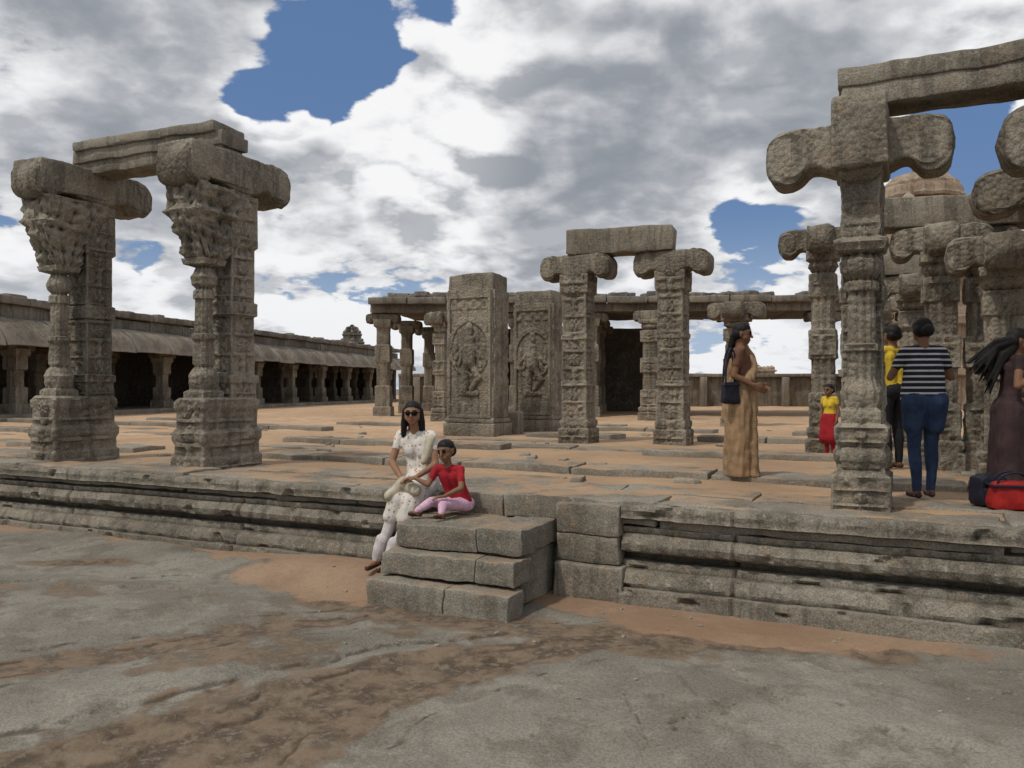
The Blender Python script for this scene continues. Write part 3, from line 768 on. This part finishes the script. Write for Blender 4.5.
class Fig:
    def __init__(s): s.p = []
    def c(s, m, a, ra, b, rb, bias=0.0): s.p.append((m, V(a), ra, V(b), rb, bias))
    def head(s, hc, f, up, k, skin, hair, style='short', glasses=False):
        f = V(f).normalized(); up = V(up).normalized(); r = f.cross(up).normalized(); up = r.cross(f).normalized()
        g = lambda x, y, z: hc + (r*x+f*y+up*z)*k
        s.c(skin, g(0,-.02,.022), .080*k, g(0,.012,.02), .077*k)
        s.c(skin, g(-.02,.03,-.03), .050*k, g(0,.048,-.070), .034*k); s.c(skin, g(.02,.03,-.03), .050*k, g(0,.048,-.070), .034*k)
        s.c(skin, g(0,.088,.005), .010*k, g(0,.103,-.022), .013*k)
        for sg in (-1,1):
            s.c(skin, g(.078*sg,-.005,.01), .014*k, g(.076*sg,-.002,-.022), .011*k, -.002)
            s.c(EY, g(.024*sg,.084,.012), .0085*k, g(.038*sg,.079,.012), .008*k, -.003)
            s.c(hair, g(.018*sg,.086,.032), .005*k, g(.044*sg,.078,.034), .005*k, -.003)
            if glasses:
                s.c(EY, g(.020*sg,.089,.008), .018*k, g(.044*sg,.080,.008), .017*k, -.004)
                s.c(EY, g(.05*sg,.07,.015), .005*k, g(.08*sg,.0,.015), .005*k, -.004)
        s.c(LP, g(-.017,.082,-.050), .008*k, g(.017,.082,-.050), .008*k, -.004)
        s.c(hair, g(0,-.030,.042), .086*k, g(0,-.004,.048), .083*k, .002)
        s.c(hair, g(-.03,-.045,.0), .062*k, g(.03,-.045,.0), .062*k)
        if style == 'bun': s.c(hair, g(-.01,-.105,-.03), .045*k, g(.01,-.11,-.02), .045*k)
        if style == 'long':
            for sg in (-1,1):
                s.c(hair, g(.062*sg,-.01,.03), .040*k, g(.082*sg,-.02,-.08), .036*k); s.c(hair, g(.082*sg,-.02,-.08), .036*k, g(.095*sg,-.02,-.20), .024*k)
            s.c(hair, g(0,-.06,.0), .07*k, g(0,-.09,-.22), .05*k)
        if style == 'braid':
            s.c(hair, g(0,-.08,-.03), .05*k, g(0,-.11,-.16), .034*k); s.c(hair, g(0,-.11,-.16), .034*k, g(0,-.12,-.5), .02*k)
    def hand(s, wr, d, n, k, skin, side=1):
        d = V(d).normalized(); n = V(n).normalized(); sd = d.cross(n).normalized()*side
        for q in (-1,0,1): s.c(skin, wr+sd*q*.014*k, .016*k, wr+d*.078*k+sd*q*.024*k, .014*k)
        for q, ln in zip((-1.5,-.5,.5,1.5), (.055,.07,.075,.066)):
            b = wr+d*.082*k+sd*q*.0205*k; m_ = b+d*ln*.5*k+n*.008*k; t = m_+d*ln*.38*k+n*ln*.35*k
            s.c(skin, b, .009*k, m_, .0085*k); s.c(skin, m_, .0085*k, t, .0072*k)
        b = wr+d*.025*k+sd*.028*k; m_ = b+d*.030*k+sd*.026*k+n*.01*k
        s.c(skin, b, .012*k, m_, .011*k); s.c(skin, m_, .011*k, m_+d*.03*k+n*.012*k, .009*k)
    def body(s, J, M, k=1.0, f=(0,-1,0), female=True, sleeve=.5, legs=True, shoe=SL):
        f = V(f).normalized(); J = {a: V(b) for a, b in J.items()}
        sl, sr = J['sl'], J['sr']; r = (sr-sl).normalized(); pel = J['pel']; up = ((sl+sr)/2-pel).normalized()
        top, bot, skin = M['top'], M['bot'], M['skin']; L = lambda t: sl.lerp(sr, t)
        s.c(top, L(.10), .056*k, L(.90), .056*k)
        wd = .055 if female else .07
        s.c(top, L(.28)-up*.08*k, .092*k, pel-r*wd*k+up*.17*k, .078*k); s.c(top, L(.72)-up*.08*k, .092*k, pel+r*wd*k+up*.17*k, .078*k)
        s.c(top, pel-r*wd*k+up*.17*k, .078*k, pel-r*.07*k, .098*k); s.c(top, pel+r*wd*k+up*.17*k, .078*k, pel+r*.07*k, .098*k)
        if female:
            s.c(top, L(.3)-up*.13*k+f*.05*k, .058*k, L(.3)-up*.16*k+f*.055*k, .058*k); s.c(top, L(.7)-up*.13*k+f*.05*k, .058*k, L(.7)-up*.16*k+f*.055*k, .058*k)
        nb = L(.5); s.c(skin, nb+up*.01*k, .052*k, J['hd']-V((0,0,.05*k))-f*.015*k, .046*k)
        if legs:
            s.c(bot, pel-r*.07*k-f*.03*k-up*.02*k, .10*k, pel+r*.07*k-f*.03*k-up*.02*k, .10*k)
            for q in 'lr':
                sg = -1 if q == 'l' else 1
                hip = pel+r*.085*k*sg-up*.03*k; kn, an, to = J['k'+q], J['a'+q], J['t'+q]
                s.c(bot, hip, .090*k, kn, .060*k); s.c(bot, kn, .058*k, kn.lerp(an,.35)-f*.012, .056*k); s.c(bot, kn.lerp(an,.35)-f*.012, .056*k, an, .038*k)
                ft = (to-an); ft.z = 0; ft = ft.normalized() if ft.length > 1e-4 else f
                s.c(skin, an, .034*k, an-V((0,0,.045*k)), .034*k)
                s.c(shoe, an-V((0,0,.052*k))-ft*.035*k, .028*k, to-ft*.03*k, .028*k); s.c(skin, an-V((0,0,.035*k)), .03*k, to-ft*.03*k+V((0,0,.01*k)), .022*k)
        for q in 'lr':
            sh, el, ha = J['s'+q], J['e'+q], J['h'+q]
            s.c(top, sh, .050*k, sh.lerp(el,sleeve), .046*k); s.c(skin, sh.lerp(el,sleeve*.6), .040*k, el, .035*k)
            s.c(skin, el, .035*k, el.lerp(ha,.3), .034*k); s.c(skin, el.lerp(ha,.3), .034*k, ha, .022*k)
            d = (ha-el); s.hand(ha, J.get('hd'+q, d), J.get('hn'+q, f*.3-r*(-1 if q=='l' else 1)), k, skin, 1 if q=='l' else -1)
    def build(s, name, Mx=None, voxel=.0085, fold=.006, floor=None):
        vs, fs = [], []
        for (m, a, ra, b, rb, bias) in s.p:
            v_, f_ = capsule_pts(a, ra, b, rb); o = len(vs); vs += v_; fs += [tuple(i+o for i in q) for q in f_]
        me = bpy.data.meshes.new(name+'_src'); me.from_pydata([tuple(v) for v in vs], [], fs)
        ob = bpy.data.objects.new(name+'_src', me); scene.collection.objects.link(ob)
        md = ob.modifiers.new('r','REMESH'); md.mode = 'VOXEL'; md.voxel_size = voxel
        md = ob.modifiers.new('s','SMOOTH'); md.factor = .5; md.iterations = 3
        dg = bpy.context.evaluated_depsgraph_get(); m2 = bpy.data.meshes.new_from_object(ob.evaluated_get(dg))
        bpy.data.objects.remove(ob)
        N = len(m2.polygons); C = np.zeros(N*3); m2.polygons.foreach_get('center', C); C = C.reshape(-1,3)
        mats = []; best = np.full(N, 1e9); bi = np.zeros(N, int)
        for (m, a, ra, b, rb, bias) in s.p:
            if m not in mats: mats.append(m)
            mi = mats.index(m); A = np.array(a); AB = np.array(b)-A; L2 = max(AB@AB, 1e-9)
            t = np.clip(((C-A)@AB)/L2, 0, 1); d = np.linalg.norm(C-A-t[:,None]*AB, axis=1)-(ra+(rb-ra)*t)+bias
            w = d < best; best[w] = d[w]; bi[w] = mi
        m2.materials.clear()
        for m in mats: m2.materials.append(m)
        m2.polygons.foreach_set('material_index', bi.astype(np.int32)); m2.polygons.foreach_set('use_smooth', [True]*N)
        if fold > 0:
            cloth = [i for i, m in enumerate(mats) if m not in (SK,SK2,HR,EY,LP,SL)]
            isc = np.zeros(len(m2.vertices), bool)
            for p in m2.polygons:
                if bi[p.index] in cloth:
                    for v in p.vertices: isc[v] = True
            nr = [v.normal.copy() for v in m2.vertices]
            for v in m2.vertices:
                if isc[v.index]:
                    q = v.co; k = noise.noise(V((q.x*22,q.y*22,q.z*7)))+.5*noise.noise(V((q.x*9,q.y*9,q.z*14)))
                    v.co = q + nr[v.index]*k*fold
                if floor is not None and v.co.z < floor: v.co.z = floor+(v.co.z-floor)*.05
        m2.name = name
        o2 = bpy.data.objects.new(name, m2); scene.collection.objects.link(o2)
        if Mx is not None: o2.matrix_world = Mx
        return o2

# ---- seated woman (world coordinates)
F = Fig(); f = V((-.22,-1,0))
J = dict(pel=(-.84,7.70,.90), sl=(-1.05,7.79,1.31), sr=(-.745,7.67,1.30), hd=(-.925,7.68,1.51),
         kl=(-1.05,7.44,.66), kr=(-.90,7.36,.64), al=(-1.21,7.38,.23), ar=(-1.09,7.30,.22), tl=(-1.28,7.22,.17), tr=(-1.17,7.14,.17),
         el=(-1.12,7.70,1.06), hl=(-1.00,7.47,.93), er=(-.70,7.56,1.05), hr=(-.86,7.40,.95), hdl=(.5,-.6,-.1), hdr=(-.8,-.25,-.1), hnl=(0,0,-1), hnr=(0,0,-1))
F.body(J, dict(top=KW,bot=WH,skin=SK), .97, f, True, .45)
F.head(V(J['hd']), (-.05,-1,-.02), (0,0,1), .97, SK, HR, 'long', True)
F.c(KW, (-.86,7.68,.90), .125, (-1.02,7.46,.74), .10); F.c(KW, (-.84,7.66,.90), .12, (-.90,7.40,.72), .10)
F.c(KW, (-1.04,7.45,.72), .085, (-1.08,7.43,.60), .08); F.c(KW, (-.90,7.38,.70), .085, (-.95,7.36,.58), .08)
for a in ((-1.21,7.38,.24),(-1.09,7.30,.23)): F.c(WH, a, .050, (a[0]+.05,a[1]+.02,a[2]+.14), .066)
F.c(DP, (-.98,7.44,.90), .05, (-.86,7.34,.84), .055); F.c(DP, (-.98,7.44,.90), .05, (-1.10,7.42,.78), .05); F.c(DP, (-.75,7.62,1.28), .045, (-.80,7.56,1.08), .035)
F.build('woman_seated', voxel=.0075, fold=.009)
# ---- boy
F = Fig(); J = dict(pel=(-.47,7.36,.735), sl=(-.665,7.36,1.035), sr=(-.455,7.28,1.03), hd=(-.585,7.30,1.185),
         kl=(-.70,7.20,.76), kr=(-.60,7.10,.75), al=(-.82,7.16,.69), ar=(-.60,7.02,.69), tl=(-.90,7.12,.665), tr=(-.66,6.94,.665),
         el=(-.74,7.27,.90), hl=(-.85,7.30,.95), er=(-.44,7.17,.88), hr=(-.58,7.10,.82), hdl=(-1,0,0), hdr=(-1,-.2,-.1), hnl=(0,0,-1), hnr=(0,0,-1))
F.body(J, dict(top=RD,bot=PK,skin=SK2), .74, (-.45,-.9,0), False, .6)
F.head(V(J['hd']), (-.45,-.9,-.12), (-.18,0,1), .88, SK2, HR, 'short')
F.build('boy_seated', voxel=.0065)

def standing(H, arms, female=True, step=.0, lean=0.0):
    k = H/1.62
    J = dict(pel=(0,0,.90*k), sl=(-.165*k,lean,1.335*k), sr=(.165*k,lean,1.335*k), hd=(0,-.02*k+lean*1.2,1.515*k),
             kl=(-.085*k,-.02*k-step*.5,.47*k), kr=(.085*k,-.02*k+step*.5,.47*k), al=(-.08*k,.01*k-step,.085*k), ar=(.08*k,.01*k+step,.085*k),
             tl=(-.10*k,-.16*k-step,.03*k), tr=(.10*k,-.16*k+step,.03*k))
    for a, b in arms.items(): J[a] = V(b)*k
    if not female: J['sl'] = V((-.19*k,lean,1.34*k)); J['sr'] = V((.19*k,lean,1.34*k))
    J = {a: V(b) for a, b in J.items()}
    return J, k
def place(x, y, z, deg): return Matrix.Translation((x,y,z)) @ Matrix.Rotation(math.radians(deg), 4, 'Z')
ARM_DOWN = dict(el=(-.22,.03,1.08), hl=(-.23,-.05,.84), er=(.22,.03,1.08), hr=(.23,-.05,.84))
# ---- sari woman
J, k = standing(1.60, dict(el=(-.20,.06,1.08), hl=(-.16,-.13,.98), er=(.22,.05,1.08), hr=(.13,-.16,.98)))
for a in 'lr': J['t'+a] = J['t'+a]+V((0,-.05,.0))
F = Fig(); F.body(J, dict(top=BL,bot=SA,skin=SK2), k, (0,-1,0), True, .55)
F.head(V(J['hd']), (-.1,-1,-.12), (0,0,1), k, SK2, HR, 'braid')
for a in (-.045,.045):
    F.c(SA, (a,0,1.0), .112, (a*1.2,.01,.72), .142); F.c(SA, (a*1.2,.01,.72), .142, (a*1.3,.01,.06), .125)
F.c(SA, (0,-.08,.75), .09, (.02,-.09,.04), .085); F.c(SA, (0,.05,.80), .11, (0,.08,.05), .10)
for i in range(7): F.c(SA, (-.06+i*.02,-.13,.92), .03, (-.10+i*.035,-.145+.012*(i%2),.05), .034)
F.c(SA, (0,0,.95), .135, (0,.02,.9), .14)
F.c(SA, (-.11,-.085,1.03), .055, (.02,-.12,1.18), .055); F.c(SA, (.02,-.12,1.18), .055, (.13,-.03,1.36), .052); F.c(SA, (.13,.0,1.36), .055, (.13,.09,1.24), .055)
F.c(SA, (.13,.09,1.24), .055, (.11,.12,.95), .07); F.c(SA, (.11,.12,.95), .07, (.10,.15,.62), .055); F.c(SA, (.04,.10,1.22), .055, (.03,.13,.85), .06)
F.build('woman_in_sari', place(2.37,8.55,.81,72), fold=.014, floor=.035)
# ---- striped woman, back to camera
J, k = standing(1.52, dict(el=(-.27,-.06,1.10), hl=(-.12,-.24,1.20), er=(.27,-.06,1.10), hr=(.12,-.24,1.22)), step=.04)
F = Fig(); F.body(J, dict(top=ST,bot=JN,skin=SK2), k*1.0, (0,-1,0), True, .55)
for a in (-1,1): F.c(ST, (.05*a,.0,1.2*k), .11, (.065*a,.0,.93*k), .125); F.c(JN, (.08*a,.03,.88*k), .115, (.09*a,.0,.66*k), .085)
F.head(V(J['hd']), (0,-1,-.35), (0,0,1), k, SK2, HR, 'bun')
F.build('woman_striped_tshirt', place(3.52,7.06,.81,176))
# ---- man in yellow
J, k = standing(1.68, dict(ARM_DOWN), False)
F = Fig(); F.body(J, dict(top=YE,bot=BK,skin=SK2), k, (0,-1,0), False, .6, shoe=SL)
F.head(V(J['hd']), (0,-1,0), (0,0,1), k, SK2, HR, 'short')
F.build('man_yellow_shirt', place(4.50,9.75,.80,200))
# ---- child, half hidden by the pillar
J, k = standing(.98, dict(ARM_DOWN), True)
F = Fig(); F.body(J, dict(top=YE,bot=RD,skin=SK2), k, (0,-1,0), True, .4)
for a in (-1,1): F.c(RD, (.04*a,0,.55), .075, (.05*a,0,.28), .10)
F.head(V(J['hd']), (0,-1,0), (0,0,1), k*1.2, SK2, HR, 'short')
F.build('child_red_skirt', place(4.33,11.25,.80,-60), voxel=.0075)
# ---- girl at the right with long loose hair
J, k = standing(1.42, dict(el=(-.24,-.02,1.10), hl=(-.22,-.22,1.20), er=(.22,-.10,1.05), hr=(.16,-.30,.98)), True, .05, -.05)
F = Fig(); F.body(J, dict(top=DD,bot=DD,skin=SK2), k, (0,-1,0), True, .3)
F.head(V(J['hd']), (0,-1,-.2), (0,-.1,1), k, SK2, HR, 'short')
for a in (-.08,.0,.08): F.c(DD, (a,0,.78), .11, (a*1.6,.02,.10), .12)
hd = V(J['hd']); rr = random.Random(3)
for i in range(44):
    q = rr.random(); wd = rr.uniform(-.05,.05)
    a = hd + V((wd,.04,.03-.08*q)); m1 = a + V((wd*.3,.14-.06*q,-.03-.09*q+rr.uniform(-.02,.02))); e = m1 + V((rr.uniform(-.03,.05),.16-.12*q+rr.uniform(-.03,.05),-.16-.10*q+rr.uniform(-.04,.04)))
    F.c(HR, a, .030, m1, .022); F.c(HR, m1, .022, e, .007)
F.build('girl_loose_hair', place(4.06,6.75,.80,72), floor=.03)

def bag(name, c, size, ang, m1, m2, strap_h):
    mb = MB()
    mb.box(c, size, ang, .03, min(size)*.28, .008, 9, 0, top_scale=.82)
    mb.box((c[0],c[1],c[2]+size[2]*.36), (size[0]*.9,size[1]*1.05,size[2]*.08), ang, .04, .006, .002, 9, 1)
    ca, sa = math.cos(ang), math.sin(ang); n = 14
    for off in (-.3,.3):
        pts = [V((c[0]+ca*size[0]*.32*math.cos(math.pi*i/n)-sa*off*size[1], c[1]+sa*size[0]*.32*math.cos(math.pi*i/n)+ca*off*size[1], c[2]+size[2]*.42+strap_h*math.sin(math.pi*i/n))) for i in range(n+1)]
        for a, b in zip(pts[:-1], pts[1:]):
            v_, f_ = capsule_pts(a, .009, b, .009, 8); mb.add(v_, f_, 1)
    mb.build(name, [m1, m2])
BKB = simple_mat('leather_black', (.012,.012,.022), .5, .2, spec=.3)
REDB = simple_mat('bag_red', (.33,.018,.015), .7, .25, spec=.2)
bag('handbag', (2.215,8.38,1.70), (.20,.09,.22), math.radians(15), BKB, BKB, .36)
bag('red_bag', (3.86,6.36,.92), (.38,.20,.22), math.radians(-15), REDB, BKB, .09)
mb = MB(); mb.box((3.80,6.60,.93), (.26,.18,.26), .3, .04, .06, .02, 8); mb.box((3.80,6.50,.90), (.18,.06,.14), .3, .04, .02, .01, 8); mb.build('black_backpack', [BKB])

# ------------------------------------------------------------------ world: sky with cumulus
SUN_EL, SUN_AZ = math.radians(58), math.radians(232)
w = bpy.data.worlds.new('World'); scene.world = w; w.use_nodes = True
try: w.cycles.sampling_method = 'MANUAL'; w.cycles.sample_map_resolution = 256
except Exception: pass
nt = NT(w.node_tree); bg = w.node_tree.nodes['Background']
sky = nt.node('ShaderNodeTexSky', sky_type='NISHITA'); sky.sun_disc = False
sky.sun_elevation = SUN_EL; sky.sun_rotation = SUN_AZ; sky.air_density = 1.0; sky.dust_density = .6; sky.ozone_density = 1.5
dirn = nt.vmath('NORMALIZE', nt.node('ShaderNodeTexCoord').outputs['Generated'])
def cmap(d):
    sep = nt.node('ShaderNodeSeparateXYZ'); nt.l.new(d, sep.inputs[0])
    z = nt.math('ADD', nt.math('MAXIMUM', sep.outputs[2], 0.0), .30)
    return nt.vmath('SCALE', d, nt.math('DIVIDE', 1.0, z)), sep.outputs[2]
def gauss(px, py, sig):
    d = V(((px-512)/825, 1, (388-py)/825)).normalized(); k = 2/(2*(sig/825)**2)
    dot = nt.vmath('DOT_PRODUCT', dirn, tuple(d))
    return nt.math('EXPONENT', nt.math('MULTIPLY', nt.math('SUBTRACT', dot, 1.0), k))
Pm, zz = cmap(dirn)
def dens(P_):
    a = nt.noise(P_, 2.3, 7, .56, .2)
    bn = nt.noise(P_, 4.6, 5, .5)
    bil = nt.math('ABSOLUTE', nt.math('SUBTRACT', bn, .5))
    return nt.math('ADD', a, nt.math('MULTIPLY', bil, 1.0))
D0 = dens(Pm)
Pm2, _ = cmap(nt.vmath('NORMALIZE', nt.vmath('ADD', dirn, (-.016,0,.034))))
D1 = dens(Pm2)
bias = nt.math('MULTIPLY', gauss(325,100,26), -.15)
for (x, y, s_, k) in ((315,40,32,-.20),(365,55,34,-.20),(385,12,40,-.22),(455,2,24,-.18),(280,125,26,-.16),(242,104,20,-.16),(775,212,36,-.30),(738,218,22,-.20),(945,140,36,-.34),(905,165,24,-.2),(975,170,28,-.2),(150,255,20,-.12),
                      (470,90,60,.10),(150,50,110,.14),(650,120,140,.14),(880,40,120,.12),(120,200,100,.08),(500,200,120,.10)):
    bias = nt.math('ADD', bias, nt.math('MULTIPLY', gauss(x,y,s_), k))
cov = nt.math('ADD', D0, bias)
mask = nt.ramp(cov, .465, .525)
lit = nt.math('ADD', .50, nt.math('MULTIPLY', nt.math('SUBTRACT', D0, D1), 3.6), clamp=True)
lowf = nt.noise(Pm, 1.7, 4, .5)
edge = nt.ramp(cov, .74, .52)
gz = nt.math('MULTIPLY', gauss(100,15,100), .60)
for (x, y, s_, k) in ((690,140,95,.62),(560,120,45,.3),(590,195,60,.4),(820,190,60,.4),(340,230,45,.3),(510,262,50,.35),(50,235,60,.25),(850,70,80,.3),(230,60,50,.35)):
    gz = nt.math('ADD', gz, nt.math('MULTIPLY', gauss(x,y,s_), k))
gz = nt.math('MINIMUM', gz, .60)
lf = nt.math('MULTIPLY', nt.ramp(lowf, .44, .58), .45)
gd = nt.math('MINIMUM', nt.math('ADD', gz, lf), .72)
gd = nt.math('MULTIPLY', gd, nt.math('SUBTRACT', 1.0, nt.math('MULTIPLY', edge, .65)))
shade = nt.math('MULTIPLY', nt.math('ADD', .42, nt.math('MULTIPLY', lit, .80)), nt.math('SUBTRACT', 1.0, gd), clamp=True)
shade = nt.ramp(shade, .08, .88)
cloud = nt.mix(shade, (2.7,2.95,3.35,1), (9.3,9.3,9.4,1))
hz = nt.ramp(zz, .20, .0)
cloud = nt.mix(nt.math('MULTIPLY', hz, .30), cloud, (7.0,7.3,7.8,1))
blue = nt.mix(.75, sky.outputs[0], (1.05,1.95,4.0,1))
blue = nt.mix(nt.ramp(zz,.22,.0), blue, (4.2,5.3,6.8,1))
fin = nt.mix(mask, blue, cloud)
nt.l.new(fin, bg.inputs['Color']); bg.inputs['Strength'].default_value = .1

sd = bpy.data.lights.new('sun', 'SUN'); sd.energy = 2.0; sd.angle = math.radians(3); sd.color = (1,.95,.88)
so = bpy.data.objects.new('sun', sd); scene.collection.objects.link(so)
tosun = V((math.sin(SUN_AZ)*math.cos(SUN_EL), math.cos(SUN_AZ)*math.cos(SUN_EL), math.sin(SUN_EL)))
so.rotation_euler = tosun.to_track_quat('Z','Y').to_euler(); so.location = tosun*50

cd = bpy.data.cameras.new('camera'); cd.lens = 29.0; cd.sensor_width = 36; cd.clip_start = .05; cd.clip_end = 5000
co = bpy.data.objects.new('camera', cd); scene.collection.objects.link(co)
co.location = (0,0,1.75); co.rotation_euler = (math.radians(90+.28),0,0)
scene.camera = co
scene.view_settings.view_transform = 'Standard'; scene.view_settings.look = 'None'; scene.view_settings.exposure = 0
